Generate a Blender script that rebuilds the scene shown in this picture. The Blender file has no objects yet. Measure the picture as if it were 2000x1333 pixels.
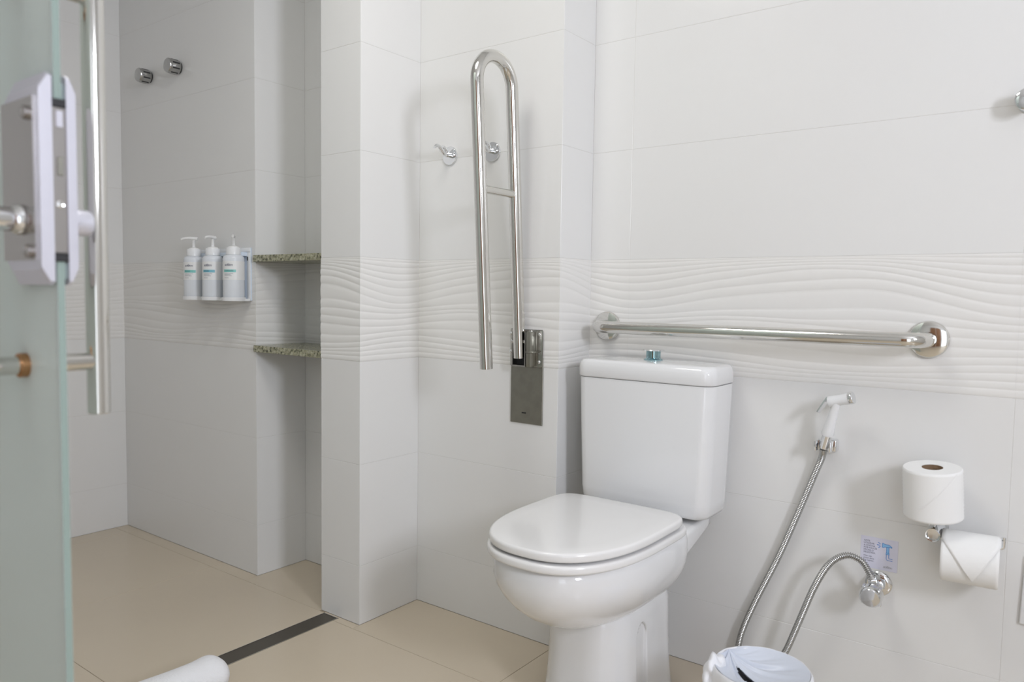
import bpy, bmesh, math, random
from mathutils import Vector, Matrix, Quaternion
import numpy as np
random.seed(7)
scene = bpy.context.scene
COL = scene.collection
PI = math.pi

# ------------------------------------------------------------------ camera
YAW, PITCH, ROLL, FPX = 0.6436, -0.0618, 0.0147, 1475.28
CAM = Vector((0.0, -1.8661, 0.9751))
fw = Vector((-math.sin(YAW)*math.cos(PITCH), math.cos(YAW)*math.cos(PITCH), math.sin(PITCH)))
r0 = Vector((math.cos(YAW), math.sin(YAW), 0)); u0 = r0.cross(fw)
rt = r0*math.cos(ROLL)+u0*math.sin(ROLL); up = -r0*math.sin(ROLL)+u0*math.cos(ROLL)
cd = bpy.data.cameras.new('camera'); cam = bpy.data.objects.new('camera', cd); COL.objects.link(cam)
cam.matrix_world = Matrix(((rt.x, up.x, -fw.x, CAM.x), (rt.y, up.y, -fw.y, CAM.y), (rt.z, up.z, -fw.z, CAM.z), (0, 0, 0, 1)))
cd.sensor_fit = 'HORIZONTAL'; cd.sensor_width = 36; cd.lens = FPX*36/2000
cd.clip_start = 0.02
cd.dof.use_dof = True; cd.dof.focus_distance = 2.1; cd.dof.aperture_fstop = 3.6
scene.camera = cam
scene.cycles.use_light_tree = False     # only three lamps: plain light sampling is quicker

# ------------------------------------------------------------------ world, lights, exposure
w = bpy.data.worlds.new('world'); scene.world = w; w.use_nodes = True
w.node_tree.nodes['Background'].inputs[0].default_value = (0.75, 0.83, 1, 1)
w.node_tree.nodes['Background'].inputs[1].default_value = 0.6
vs = scene.view_settings
vs.view_transform = 'Standard'; vs.look = 'None'; vs.gamma = 1.0; vs.use_curve_mapping = False
vs.exposure = 0.0

WIN_Y, WIN_Z, WIN_W, WIN_H, WALL_RX = -1.62, 1.66, 0.46, 0.62, 1.55
def area(name, loc, rot, sx, sy, power, color, shape='RECTANGLE'):
    l = bpy.data.lights.new(name, 'AREA'); l.shape = shape; l.size = sx; l.size_y = sy
    l.energy = power; l.color = color
    o = bpy.data.objects.new(name, l); COL.objects.link(o); o.location = loc; o.rotation_euler = rot
    return o
area('window_daylight', (WALL_RX+0.012, WIN_Y, WIN_Z), (0, PI/2, 0), WIN_H-0.06, WIN_W-0.06, 37.0, (0.865, 0.895, 1.0))
area('front_fill_light', (1.02, -3.0+0.012, 1.02), (PI/2, 0, 0), 0.78, 1.98, 9.5, (0.92, 0.955, 1.0))  # added fill from behind the camera, lifts the lower walls
LAMP = (-1.15, -1.10, 2.42)
area('ceiling_lamp_light', (LAMP[0], LAMP[1], LAMP[2]-0.055), (0, 0, 0), 0.56, 0.56, 9.0, (1.0, 0.972, 0.925), 'DISK')

# ------------------------------------------------------------------ helpers
def tag(o, label=None, cat=None, group=None, kind=None):
    if label: o['label'] = label
    if cat: o['category'] = cat
    if group: o['group'] = group
    if kind: o['kind'] = kind
    return o
def link(name, me, mat=None, parent=None, smooth=False, angle=None):
    o = bpy.data.objects.new(name, me); COL.objects.link(o)
    if mat and not me.materials: me.materials.append(mat)
    if parent: o.parent = parent
    if smooth:
        for p in me.polygons: p.use_smooth = True
        if angle is not None:
            try: me.set_sharp_from_angle(angle=math.radians(angle))
            except Exception: pass
    return o
def empty(name, loc=(0, 0, 0)):
    o = bpy.data.objects.new(name, None); COL.objects.link(o); o.location = loc; o.empty_display_size = 0.05
    return o
class MB:
    """collects geometry into one mesh"""
    def __init__(s): s.v = []; s.f = []
    def add(s, vs_, fs_):
        b = len(s.v); s.v += [tuple(p) for p in vs_]; s.f += [tuple(b+i for i in f) for f in fs_]; return s
    def box(s, lo, hi):
        x0, y0, z0 = lo; x1, y1, z1 = hi
        return s.add([(x0,y0,z0),(x1,y0,z0),(x1,y1,z0),(x0,y1,z0),(x0,y0,z1),(x1,y0,z1),(x1,y1,z1),(x0,y1,z1)],
                     [(0,3,2,1),(4,5,6,7),(0,1,5,4),(1,2,6,5),(2,3,7,6),(3,0,4,7)])
    def bbox(s, lo, hi, b, seg=2):
        bm = bmesh.new(); bmesh.ops.create_cube(bm, size=1)
        for v in bm.verts: v.co = Vector([(lo[i]+hi[i])/2+v.co[i]*(hi[i]-lo[i]) for i in range(3)])
        bmesh.ops.bevel(bm, geom=list(bm.edges), offset=b, segments=seg, affect='EDGES', profile=0.5)
        bm.verts.index_update()
        s.add([v.co[:] for v in bm.verts], [[v.index for v in f.verts] for f in bm.faces]); bm.free(); return s
    def rings(s, rr, cap0=True, cap1=True):
        n = len(rr[0]); vs_ = [p for r in rr for p in r]; fs = []
        for i in range(len(rr)-1):
            for j in range(n):
                a = i*n+j; b = i*n+(j+1) % n
                fs.append((a, b, b+n, a+n))
        if cap0: fs.append(tuple(range(n-1, -1, -1)))
        if cap1: fs.append(tuple((len(rr)-1)*n+j for j in range(n)))
        return s.add(vs_, fs)
    def lathe(s, prof, origin, axis, seg=32, cap=True):
        """prof: (radius, distance along axis)"""
        o = Vector(origin); a = Vector(axis).normalized()
        t = Vector((0, 0, 1)) if abs(a.z) < 0.9 else Vector((1, 0, 0))
        e1 = a.cross(t).normalized(); e2 = a.cross(e1)
        rr = [[o+a*d+(e1*math.cos(2*PI*j/seg)+e2*math.sin(2*PI*j/seg))*max(r, 1e-5) for j in range(seg)] for r, d in prof]
        return s.rings(rr, cap, cap)
    def tube(s, pts, rad, seg=16, cap=True):
        """rad: number or list"""
        P = [Vector(p) for p in pts]; n = len(P)
        R = rad if isinstance(rad, (list, tuple)) else [rad]*n
        t = (P[1]-P[0]).normalized()
        e = t.cross(Vector((0, 0, 1)) if abs(t.z) < 0.9 else Vector((1, 0, 0))).normalized()
        rr = []
        for i in range(n):
            tt = (P[min(i+1, n-1)]-P[max(i-1, 0)]).normalized()
            q = t.rotation_difference(tt); e = (q @ e); e = (e-tt*e.dot(tt)).normalized(); t = tt
            b = t.cross(e)
            rr.append([P[i]+(e*math.cos(2*PI*j/seg)+b*math.sin(2*PI*j/seg))*R[i] for j in range(seg)])
        return s.rings(rr, cap, cap)
    def build(s, name, mat, parent=None, smooth=False, angle=40):
        me = bpy.data.meshes.new(name); me.from_pydata(s.v, [], s.f)
        bm = bmesh.new(); bm.from_mesh(me); bmesh.ops.recalc_face_normals(bm, faces=bm.faces); bm.to_mesh(me); bm.free()
        return link(name, me, mat, parent, smooth, angle)
def fillet(pts, rad, n=8):
    """polyline with rounded corners"""
    P = [Vector(p) for p in pts]; out = [P[0]]
    R = rad if isinstance(rad, (list, tuple)) else [rad]*len(P)
    for i in range(1, len(P)-1):
        a = (P[i-1]-P[i]).normalized(); b = (P[i+1]-P[i]).normalized()
        ang = a.angle(b); d = R[i]/math.tan(ang/2)
        p0 = P[i]+a*d; c = P[i]+(a+b).normalized()*(R[i]/math.sin(ang/2))
        v0 = p0-c; v1 = P[i]+b*d-c
        q = v0.rotation_difference(v1); ax, an = q.to_axis_angle()
        for k in range(n+1): out.append(c+Quaternion(ax, an*k/n) @ v0)
    out.append(P[-1]); return out
def catmull(pts, per=12):
    P = [Vector(p) for p in pts]; P = [P[0]*2-P[1]]+P+[P[-1]*2-P[-2]]; out = []
    for i in range(1, len(P)-2):
        for k in range(per):
            t = k/per; a, b, c, d = P[i-1:i+3]
            out.append(0.5*((2*b)+(c-a)*t+(2*a-5*b+4*c-d)*t*t+(3*b-a-3*c+d)*t**3))
    out.append(P[-2]); return out
def resample(pts, step):
    P = [Vector(p) for p in pts]; L = [0]
    for i in range(1, len(P)): L.append(L[-1]+(P[i]-P[i-1]).length)
    n = max(2, int(L[-1]/step)); out = []; j = 0
    for k in range(n+1):
        d = L[-1]*k/n
        while j < len(P)-2 and L[j+1] < d: j += 1
        t = (d-L[j])/max(1e-9, L[j+1]-L[j]); out.append(P[j].lerp(P[j+1], min(1, t)))
    return out
def rrect(cx, cy, hx, hy, r, n=6):
    """rounded rectangle outline (ccw)"""
    o = []
    for sx, sy, a0 in ((1, 1, 0), (-1, 1, PI/2), (-1, -1, PI), (1, -1, 3*PI/2)):
        for k in range(n+1):
            a = a0+PI/2*k/n; o.append((cx+sx*(hx-r)+r*math.cos(a), cy+sy*(hy-r)+r*math.sin(a)))
    return o

# ------------------------------------------------------------------ materials
def mat(name, col, rough=0.4, metal=0.0, spec=0.5, coat=0.0, noise=None, bump=None, trans=0.0):
    m = bpy.data.materials.new(name); m.use_nodes = True; nt = m.node_tree; b = nt.nodes['Principled BSDF']
    b.inputs['Base Color'].default_value = (*col, 1); b.inputs['Roughness'].default_value = rough
    b.inputs['Metallic'].default_value = metal; b.inputs['Specular IOR Level'].default_value = spec
    b.inputs['Coat Weight'].default_value = coat; b.inputs['Coat Roughness'].default_value = 0.05
    b.inputs['Transmission Weight'].default_value = trans
    if noise or bump:
        tc = nt.nodes.new('ShaderNodeTexCoord')
    if noise:  # (scale, second colour, amount low/high)
        sc_, c2, lo, hi = noise
        n = nt.nodes.new('ShaderNodeTexNoise'); n.inputs['Scale'].default_value = sc_; n.inputs['Detail'].default_value = 4
        nt.links.new(tc.outputs['Object'], n.inputs['Vector'])
        r = nt.nodes.new('ShaderNodeMapRange'); r.inputs[1].default_value = lo; r.inputs[2].default_value = hi
        nt.links.new(n.outputs['Fac'], r.inputs[0])
        mx = nt.nodes.new('ShaderNodeMix'); mx.data_type = 'RGBA'
        mx.inputs[6].default_value = (*col, 1); mx.inputs[7].default_value = (*c2, 1)
        nt.links.new(r.outputs[0], mx.inputs[0]); nt.links.new(mx.outputs[2], b.inputs['Base Color'])
    if bump:  # (scale, strength, distance)
        n2 = nt.nodes.new('ShaderNodeTexNoise'); n2.inputs['Scale'].default_value = bump[0]; n2.inputs['Detail'].default_value = 5
        nt.links.new(tc.outputs['Object'], n2.inputs['Vector'])
        bp = nt.nodes.new('ShaderNodeBump'); bp.inputs['Strength'].default_value = bump[1]; bp.inputs['Distance'].default_value = bump[2]
        nt.links.new(n2.outputs['Fac'], bp.inputs['Height']); nt.links.new(bp.outputs[0], b.inputs['Normal'])
    return m
M = {}
M['tile'] = mat('wall_tile_glaze', (0.80, 0.80, 0.785), 0.22, spec=0.35, noise=(1.3, (0.79, 0.785, 0.77), 0.35, 0.65))
M['wave'] = mat('relief_tile_glaze', (0.81, 0.80, 0.775), 0.34, spec=0.3)
M['grout'] = mat('grout', (0.70, 0.69, 0.665), 0.9, bump=(300, 0.2, 0.001))
M['floor'] = mat('floor_porcelain', (0.64, 0.555, 0.43), 0.20, spec=0.4, noise=(2.2, (0.62, 0.535, 0.415), 0.35, 0.65))
M['floor_grout'] = mat('floor_grout', (0.36, 0.30, 0.22), 0.9)
M['paint'] = mat('wall_paint', (0.80, 0.80, 0.79), 0.7, bump=(180, 0.05, 0.001))
M['ceiling'] = mat('ceiling_paint', (0.84, 0.84, 0.83), 0.8)
M['ceramic'] = mat('white_ceramic', (0.82, 0.825, 0.83), 0.10, spec=0.5, coat=0.4)
M['seat'] = mat('white_seat_plastic', (0.83, 0.825, 0.815), 0.16, spec=0.5, coat=0.2)
M['chrome'] = mat('chrome', (0.80, 0.81, 0.82), 0.06, 1.0)
M['steel'] = mat('polished_steel', (0.70, 0.69, 0.66), 0.09, 1.0)
M['brushed'] = mat('brushed_steel', (0.33, 0.325, 0.285), 0.36, 1.0, noise=(30, (0.30, 0.295, 0.26), 0.4, 0.6))
M['bracket_steel'] = mat('bracket_steel', (0.42, 0.41, 0.38), 0.16, 1.0)
M['satin'] = mat('satin_chrome', (0.46, 0.46, 0.45), 0.20, 1.0)
M['hose'] = mat('hose_steel', (0.48, 0.48, 0.47), 0.25, 1.0)
M['dark'] = mat('dark_gap', (0.02, 0.02, 0.022), 0.6)
M['plastic'] = mat('white_plastic', (0.84, 0.85, 0.86), 0.25)
M['pump'] = mat('pump_plastic', (0.86, 0.86, 0.85), 0.3)
M['bottle'] = mat('bottle_plastic', (0.76, 0.79, 0.83), 0.22)
M['bracket'] = mat('bracket_acrylic', (0.66, 0.74, 0.84), 0.15)
M['label'] = mat('bottle_label', (0.84, 0.845, 0.84), 0.4)
M['teal'] = mat('label_teal', (0.24, 0.60, 0.56), 0.4)
M['blue'] = mat('label_blue', (0.22, 0.52, 0.62), 0.4)
M['ink'] = mat('print_ink', (0.06, 0.065, 0.13), 0.6)
M['ink_grey'] = mat('print_grey', (0.36, 0.37, 0.40), 0.6)
M['ink_blue'] = mat('print_blue', (0.055, 0.24, 0.68), 0.5)
M['ink_light'] = mat('print_light_blue', (0.30, 0.58, 0.90), 0.5)
M['sticker'] = mat('sticker_paper', (0.72, 0.72, 0.84), 0.45)
M['paper'] = mat('tissue_paper', (0.90, 0.90, 0.885), 0.9, spec=0.1, bump=(420, 0.25, 0.0006))
M['card'] = mat('cardboard_core', (0.26, 0.17, 0.10), 0.9)
M['towel'] = mat('towel_cotton', (0.88, 0.88, 0.90), 0.95, spec=0.1, bump=(260, 0.7, 0.0025))
M['bag'] = mat('bin_liner', (0.86, 0.87, 0.90), 0.38, spec=0.4)
M['bagfilm'] = mat('bin_liner_film', (0.66, 0.70, 0.78), 0.3, spec=0.5)
M['bin'] = mat('bin_plastic', (0.80, 0.80, 0.82), 0.35)
M['drain'] = mat('drain_cover', (0.105, 0.093, 0.075), 0.38, 0.5)
M['button'] = mat('flush_button_film', (0.33, 0.50, 0.54), 0.10, 1.0)
M['lockwhite'] = mat('lock_satin', (0.72, 0.72, 0.80), 0.30, 0.55)
M['locksteel'] = mat('lock_steel', (0.50, 0.48, 0.47), 0.25, 1.0)
M['copper'] = mat('copper_ring', (0.50, 0.28, 0.14), 0.25, 1.0)
M['wood'] = mat('door_wood', (0.30, 0.15, 0.07), 0.45, noise=(6, (0.22, 0.10, 0.045), 0.35, 0.65))
M['alu'] = mat('window_aluminium', (0.75, 0.75, 0.76), 0.4, 0.3)
M['diffuser'] = mat('lamp_diffuser', (0.95, 0.95, 0.93), 0.5)
# granite
g = bpy.data.materials.new('green_granite'); g.use_nodes = True; nt = g.node_tree; b = nt.nodes['Principled BSDF']
tc = nt.nodes.new('ShaderNodeTexCoord'); vo = nt.nodes.new('ShaderNodeTexVoronoi'); vo.inputs['Scale'].default_value = 190
no = nt.nodes.new('ShaderNodeTexNoise'); no.inputs['Scale'].default_value = 95; no.inputs['Detail'].default_value = 6
cr = nt.nodes.new('ShaderNodeValToRGB'); mx = nt.nodes.new('ShaderNodeMix'); mx.data_type = 'RGBA'; mx.blend_type = 'MULTIPLY'
for n_ in (vo, no): nt.links.new(tc.outputs['Object'], n_.inputs['Vector'])
e = cr.color_ramp.elements; e[0].position = 0.36; e[0].color = (0.05, 0.055, 0.035, 1); e[1].position = 0.62; e[1].color = (0.60, 0.58, 0.43, 1)
k_ = cr.color_ramp.elements.new(0.46); k_.color = (0.34, 0.34, 0.21, 1)
nt.links.new(no.outputs['Fac'], cr.inputs[0]); nt.links.new(cr.outputs[0], mx.inputs[6]); bwn = nt.nodes.new('ShaderNodeRGBToBW'); nt.links.new(vo.outputs['Color'], bwn.inputs[0]); nt.links.new(bwn.outputs[0], mx.inputs[7])
mx.inputs[0].default_value = 0.45; nt.links.new(mx.outputs[2], b.inputs['Base Color']); b.inputs['Roughness'].default_value = 0.2
M['granite'] = g
# frosted glass: light passes through and is scattered; pale green body
fg = bpy.data.materials.new('frosted_glass'); fg.use_nodes = True; nt = fg.node_tree
for n_ in list(nt.nodes): nt.nodes.remove(n_)
ou = nt.nodes.new('ShaderNodeOutputMaterial'); tr = nt.nodes.new('ShaderNodeBsdfTranslucent'); tr.inputs[0].default_value = (0.90, 0.97, 0.95, 1)
df = nt.nodes.new('ShaderNodeBsdfDiffuse'); df.inputs[0].default_value = (0.90, 0.97, 0.95, 1)
gl = nt.nodes.new('ShaderNodeBsdfGlossy'); gl.inputs['Roughness'].default_value = 0.25
m1 = nt.nodes.new('ShaderNodeMixShader'); m1.inputs[0].default_value = 0.5
m2 = nt.nodes.new('ShaderNodeMixShader'); fr = nt.nodes.new('ShaderNodeFresnel'); fr.inputs[0].default_value = 1.22
nt.links.new(tr.outputs[0], m1.inputs[1]); nt.links.new(df.outputs[0], m1.inputs[2])
rf = nt.nodes.new('ShaderNodeBsdfRefraction'); rf.inputs['Color'].default_value = (0.95, 0.975, 0.968, 1); rf.inputs['Roughness'].default_value = 0.42; rf.inputs['IOR'].default_value = 1.02
m0 = nt.nodes.new('ShaderNodeMixShader'); m0.inputs[0].default_value = 0.0
nt.links.new(m1.outputs[0], m0.inputs[1]); nt.links.new(rf.outputs[0], m0.inputs[2])
nt.links.new(fr.outputs[0], m2.inputs[0]); nt.links.new(m0.outputs[0], m2.inputs[1]); nt.links.new(gl.outputs[0], m2.inputs[2])
nt.links.new(m2.outputs[0], ou.inputs[0]); M['frost'] = fg
M['glassedge'] = mat('glass_edge', (0.30, 0.385, 0.35), 0.25, spec=0.6)

# ------------------------------------------------------------------ room layout
XS, XN, XL, XC, XR = -3.1043, -2.2059, -1.815, -1.643, -1.1216
YS, YN, YC, YR, YB = -0.3569, -0.1553, -0.4008, -0.1604, 0.0
YF, CEIL, Z1, TH = -3.0, 2.5, 0.175, 0.30
COURSE = [0, Z1]+[Z1+TH*i for i in range(1, 8)]+[CEIL]     # tile courses; [3],[4] bound the relief band
GAP = 0.0004

# relief lines of the wavy tile, measured at five places across the tile (fraction from the top edge)
UCOL = [0.0, 0.30, 0.53, 0.70, 1.0]
LINES = [
 [.030,.085,.150,.215,.29,.37,.445,.498,.545,.600,.667,.72,.775,.83,.89,.945],
 [.013,.040,.070,.110,.18,.25,.330,.440,.490,.525,.600,.70,.800,.86,.91,.955],
 [.008,.022,.045,.065,.10,.19,.270,.420,.500,.540,.620,.74,.840,.90,.93,.965],
 [.008,.027,.050,.080,.12,.18,.260,.404,.490,.570,.650,.76,.840,.89,.92,.955],
]
LINES.append(LINES[0])
def line_at(k, u):
    """periodic smooth interpolation of line k at u"""
    u %= 1.0; n = len(UCOL)-1
    i = max(j for j in range(n) if UCOL[j] <= u)
    t = (u-UCOL[i])/(UCOL[i+1]-UCOL[i]); v = lambda j: LINES[j % n][k]
    h = UCOL[i+1]-UCOL[i]; hm = UCOL[i]-UCOL[i-1] if i > 0 else 1-UCOL[n-1]; hp = UCOL[i+2]-UCOL[i+1] if i+2 <= n else UCOL[1]
    m0 = ((v(i)-v(i-1))/hm+(v(i+1)-v(i))/h)/2; m1_ = ((v(i+1)-v(i))/h+(v(i+2)-v(i+1))/hp)/2
    return (2*t**3-3*t*t+1)*v(i)+(t**3-2*t*t+t)*h*m0+(-2*t**3+3*t*t)*v(i+1)+(t**3-t*t)*h*m1_
PROFILE = [(0.0, 0.0), (0.10, 0.55), (0.30, 0.95), (0.55, 1.0), (0.80, 0.72), (0.93, 0.28)]
def wave_tile(mapf, s0, s1, z0, z1, uf, mitre0=False, mitre1=False):
    """relief tile; mapf(s, z, d) -> world point, d = distance proud of the wall plane"""
    nc = max(4, int((s1-s0)/0.012)); H = z1-z0; vs_ = []; fs = []; rows = None
    for i in range(nc+1):
        s = s0+(s1-s0)*i/nc; u = (uf(s)+0.998)/0.9; mt = (-1 if mitre0 and i == 0 else 1 if mitre1 and i == nc else 0)
        ed = [0.0]+[line_at(k, u) for k in range(16)]+[1.0]; col = []
        for k in range(17):
            a, b_ = ed[k], ed[k+1]; sp = max(b_-a, 0.004)
            amp = min(0.0014, 0.078*sp*H)
            for t, h in PROFILE: col.append((a+sp*t, h*amp))
        col.append((1.0, 0.0)); rows = len(col)
        for v, d in col: vs_.append(mapf(s+mt*d, z1-v*H, d))
        vs_.append(mapf(s, z0, -0.005)); vs_.append(mapf(s, z1, -0.005))
    n = rows+2
    for i in range(nc):
        for j in range(rows-1): fs.append((i*n+j, (i+1)*n+j, (i+1)*n+j+1, i*n+j+1))
        fs.append((i*n+rows-1, (i+1)*n+rows-1, (i+1)*n+rows, i*n+rows)); fs.append((i*n+rows+1, (i+1)*n+rows+1, (i+1)*n, i*n))
    return vs_, fs
def flat_tile(mapf, s0, s1, z0, z1):
    b_ = 0.0006; v = []
    for d, e_ in ((-0.005, 0), (-b_, 0), (0, b_)):
        for s, z in ((s0+e_, z0+e_), (s1-e_, z0+e_), (s1-e_, z1-e_), (s0+e_, z1-e_)): v.append(mapf(s, z, d))
    f = [(8, 9, 10, 11)]
    for i in (0, 1):
        for j in range(4): f.append((i*4+j, i*4+(j+1) % 4, i*4+4+(j+1) % 4, i*4+4+j))
    return v, f
def tiled_face(wall, mapf, s0, s1, joints, uf, inset0=0.0, inset1=0.0):
    cuts = [s0]+sorted(j for j in joints if s0+0.01 < j < s1-0.01)+[s1]
    for i in range(len(cuts)-1):
        a = cuts[i]+(inset0 if i == 0 else GAP); b_ = cuts[i+1]-(inset1 if i == len(cuts)-2 else GAP)
        for r in range(len(COURSE)-1):
            z0 = COURSE[r]+(0.0 if r == 0 else GAP); z1 = COURSE[r+1]-GAP
            wavy = r == 3
            if wavy:
                v, f = wave_tile(mapf, cuts[i]+(0.0001 if i else 0), cuts[i+1]-(0.0001 if i < len(cuts)-2 else 0), z0, z1, uf, i == 0 and inset0 > 0, i == len(cuts)-2 and inset1 > 0)
            else: v, f = flat_tile(mapf, a, b_, z0, z1)
            m_ = MB().add(v, f)
            m_.build('relief_tile' if wavy else 'tile', M['wave' if wavy else 'tile'], wall, smooth=wavy, angle=60)
faceN = lambda Y: (lambda s, z, d: (s, Y-d, z))           # wall facing -y, s = x
faceP = lambda X: (lambda s, z, d: (X+d, -s, z))          # wall facing +x, s = -y
faceM = lambda X: (lambda s, z, d: (X-d, -s, z))          # wall facing -x
BK = 0.0005                                               # grout recess
CV = 0.0004                                               # tiles stop just short of an outer corner
def wall(name, lo, hi, label):
    return tag(MB().box(lo, hi).build(name, M['grout']), label, kind='structure')
wB = wall('wall_toilet', (XR-0.1, YB+BK, 0), (WALL_RX, 0.12, CEIL), 'white tiled wall with a wavy relief band behind the toilet')
tiled_face(wB, faceN(YB), XR, WALL_RX, [-0.098+0.9*k for k in range(-1, 3)], lambda s: s)
wR = wall('wall_support_rail', (XC-0.1, YR+BK, 0), (XR-BK, YB+BK, CEIL), 'white tiled wall behind the folding support rail')
tiled_face(wR, faceN(YR), XC, XR, [], lambda s: s+YR, 0, CV)
tiled_face(wR, faceP(XR), 0.0, -YR, [], lambda s: XR-s, 0, CV)
wC = wall('wall_column', (XL+BK, YC+BK, 0), (XC-BK, YR+BK, CEIL), 'white tiled column between the shower niche and the toilet')
tiled_face(wC, faceN(YC), XL, XC, [], lambda s: s+YC, CV, CV)
tiled_face(wC, faceP(XC), -YR, -YC, [], lambda s: XC-s, 0, CV)
tiled_face(wC, faceM(XL), -YN, -YC, [], lambda s: XL+2*YC+s, 0, CV)
wN = wall('wall_niche', (XN-0.1, YN+BK, 0), (XC-0.1, 0.0, CEIL), 'shaded tiled back wall of the shower niche')
tiled_face(wN, faceN(YN), XN, XL, [], lambda s: s+YN)
wS = wall('wall_shower', (XS-0.1, YS+BK, 0), (XN-BK, YN+BK, CEIL), 'grey shaded tiled shower wall with the soap bottles')
tiled_face(wS, faceN(YS), XS, XN, [], lambda s: s+YS, 0, CV)
tiled_face(wS, faceP(XN), -YN, -YS, [], lambda s: XN-s, 0, CV)
wE = wall('wall_shower_end', (XS-0.1, YF, 0), (XS-BK, YS+BK, CEIL), 'tiled end wall of the shower at the frame edge')
tiled_face(wE, faceP(XS), -YS, -YF, [-YS+0.75, -YS+1.65, -YS+2.55], lambda s: XS-s)
# unseen sides of the room
fr_ = tag(MB().box((XS-0.1, YF-0.1, 0), (0.62, YF, CEIL)).box((0.62, YF-0.1, 2.06), (1.42, YF, CEIL)).box((1.42, YF-0.1, 0), (WALL_RX+0.1, YF, CEIL)).build('wall_front', M['paint']), 'plain white wall behind the camera', kind='structure')
d2 = tag(MB().box((-0.62, YF+0.001, 0), (0.58, YF+0.02, 2.14)).build('door_2', M['paint']), 'wooden door in the wall behind the camera', kind='structure')
for k in (-1, 1): MB().bbox((k*0.27-0.26, YF+0.02, 0.05), (k*0.27+0.24, YF+0.045, 2.08), 0.004, 1).build('leaf', M['wood'], d2)
tag(MB().box((0.60, YF-0.1, 0), (0.632, YF+0.03, 2.08)).box((1.408, YF-0.1, 0), (1.44, YF+0.03, 2.08)).box((0.632, YF-0.1, 2.045), (1.408, YF+0.03, 2.08)).build('trim_1', M['alu']), 'trim around the added fill light behind the camera', kind='structure')  # opening and trim made up to house the added fill light
wy0, wy1, wz0, wz1 = WIN_Y-WIN_W/2, WIN_Y+WIN_W/2, WIN_Z-WIN_H/2, WIN_Z+WIN_H/2
m_ = MB(); X0, X1 = WALL_RX, WALL_RX+0.1
m_.box((X0, YF, 0), (X1, wy0, CEIL)).box((X0, wy1, 0), (X1, 0.12, CEIL)).box((X0, wy0, 0), (X1, wy1, wz0)).box((X0, wy0, wz1), (X1, wy1, CEIL))
tag(m_.build('wall_right', M['paint']), 'plain white wall with a small high window', kind='structure')
m_ = MB(); t_ = 0.03
m_.box((X0-0.01, wy0, wz0), (X0+0.05, wy1, wz0+t_)).box((X0-0.01, wy0, wz1-t_), (X0+0.05, wy1, wz1)).box((X0-0.01, wy0, wz0+t_), (X0+0.05, wy0+t_, wz1-t_)).box((X0-0.01, wy1-t_, wz0+t_), (X0+0.05, wy1, wz1-t_))
w1 = tag(m_.build('window_1', M['alu']), 'small aluminium framed bathroom window', kind='structure')
MB().box((X0+0.03, wy0+t_, wz0+t_), (X0+0.036, wy1-t_, wz1-t_)).build('pane', M['plastic'], w1)
tag(MB().box((XS-0.1, YF-0.1, CEIL), (WALL_RX+0.1, 0.12, CEIL+0.1)).build('ceiling', M['ceiling']), 'plain white ceiling', kind='structure')
cl = empty('ceiling_lamp', LAMP); tag(cl, 'round flat white lamp on the ceiling', 'lamp')
MB().lathe([(0.32, 0), (0.32, -0.035), (0.31, -0.05), (0.295, -0.05)], (0, 0, 0.08), (0, 0, 1), 48).build('housing', M['plastic'], cl, True)

# floor: large polished tiles, shower side and toilet side, split by the drain channel
DX0, DX1, DY0 = -1.792, -1.728, -0.408
flo = tag(MB().box((XS-0.1, YF-0.1, -0.12), (WALL_RX+0.1, 0.12, -0.02)).box((XS-0.1, YF-0.1, -0.02), (DX0-0.001, 0.12, -0.0012)).box((DX1+0.001, YF-0.1, -0.02), (WALL_RX+0.1, 0.12, -0.0012))
          .box((DX0-0.001, DY0, -0.02), (DX1+0.001, 0.12, -0.0012)).build('floor', M['floor_grout']), 'beige polished porcelain floor tiles', kind='structure')
def floor_tile(x0, x1, y0, y1):
    b_ = 0.0005; gp = 0.0008; v = []
    for z, e_ in ((-0.008, 0), (-b_, 0), (0, b_)):
        for x, y in ((x0+gp+e_, y0+gp+e_), (x1-gp-e_, y0+gp+e_), (x1-gp-e_, y1-gp-e_), (x0+gp+e_, y1-gp-e_)): v.append((x, y, z))
    f = [(8, 9, 10, 11)]+[(i*4+j, i*4+(j+1) % 4, i*4+4+(j+1) % 4, i*4+4+j) for i in (0, 1) for j in range(4)]
    MB().add(v, f).build('floor_tile', M['floor'], flo)
def grid(xs, ys):
    for i in range(len(xs)-1):
        for j in range(len(ys)-1): floor_tile(xs[i], xs[i+1], ys[j], ys[j+1])
ysl = [YF, -2.21, -1.61, -1.012, -0.408]
grid([XS, -3.006, -2.404, DX0], ysl)
floor_tile(XS, -3.006, DY0, YS); floor_tile(-3.006, -2.404, DY0, YS); floor_tile(-2.404, XN, DY0, YS); floor_tile(XN, XL, DY0, YN)
xr = [DX1, -1.122, -0.52, 0.08, 0.68, 1.28, WALL_RX]; yr = [YF, -2.23, -1.63, -1.03, -0.428]
grid(xr, yr)
floor_tile(XC, -1.122, -0.428, YR); floor_tile(DX1, XC, -0.428, YC); floor_tile(DX0, DX1, -0.428+0.02, YC)
for i in range(1, len(xr)-1): floor_tile(xr[i], xr[i+1], -0.428, 0.0)
dr = empty('linear_drain', ((DX0+DX1)/2, -1.2, 0)); tag(dr, 'long dark slot drain cover set in the floor beside the column', 'drain')
MB().box((-0.030, -1.4, -0.008), (0.030, 0.789, -0.0015)).build('cover', M['drain'], dr)
MB().box((-0.032, -1.4, -0.012), (-0.0302, 0.792, 0.0004)).box((0.0302, -1.4, -0.012), (0.032, 0.792, 0.0004)).box((-0.032, 0.7895, -0.012), (0.032, 0.792, 0.0004)).build('frame', M['steel'], dr)

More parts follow.
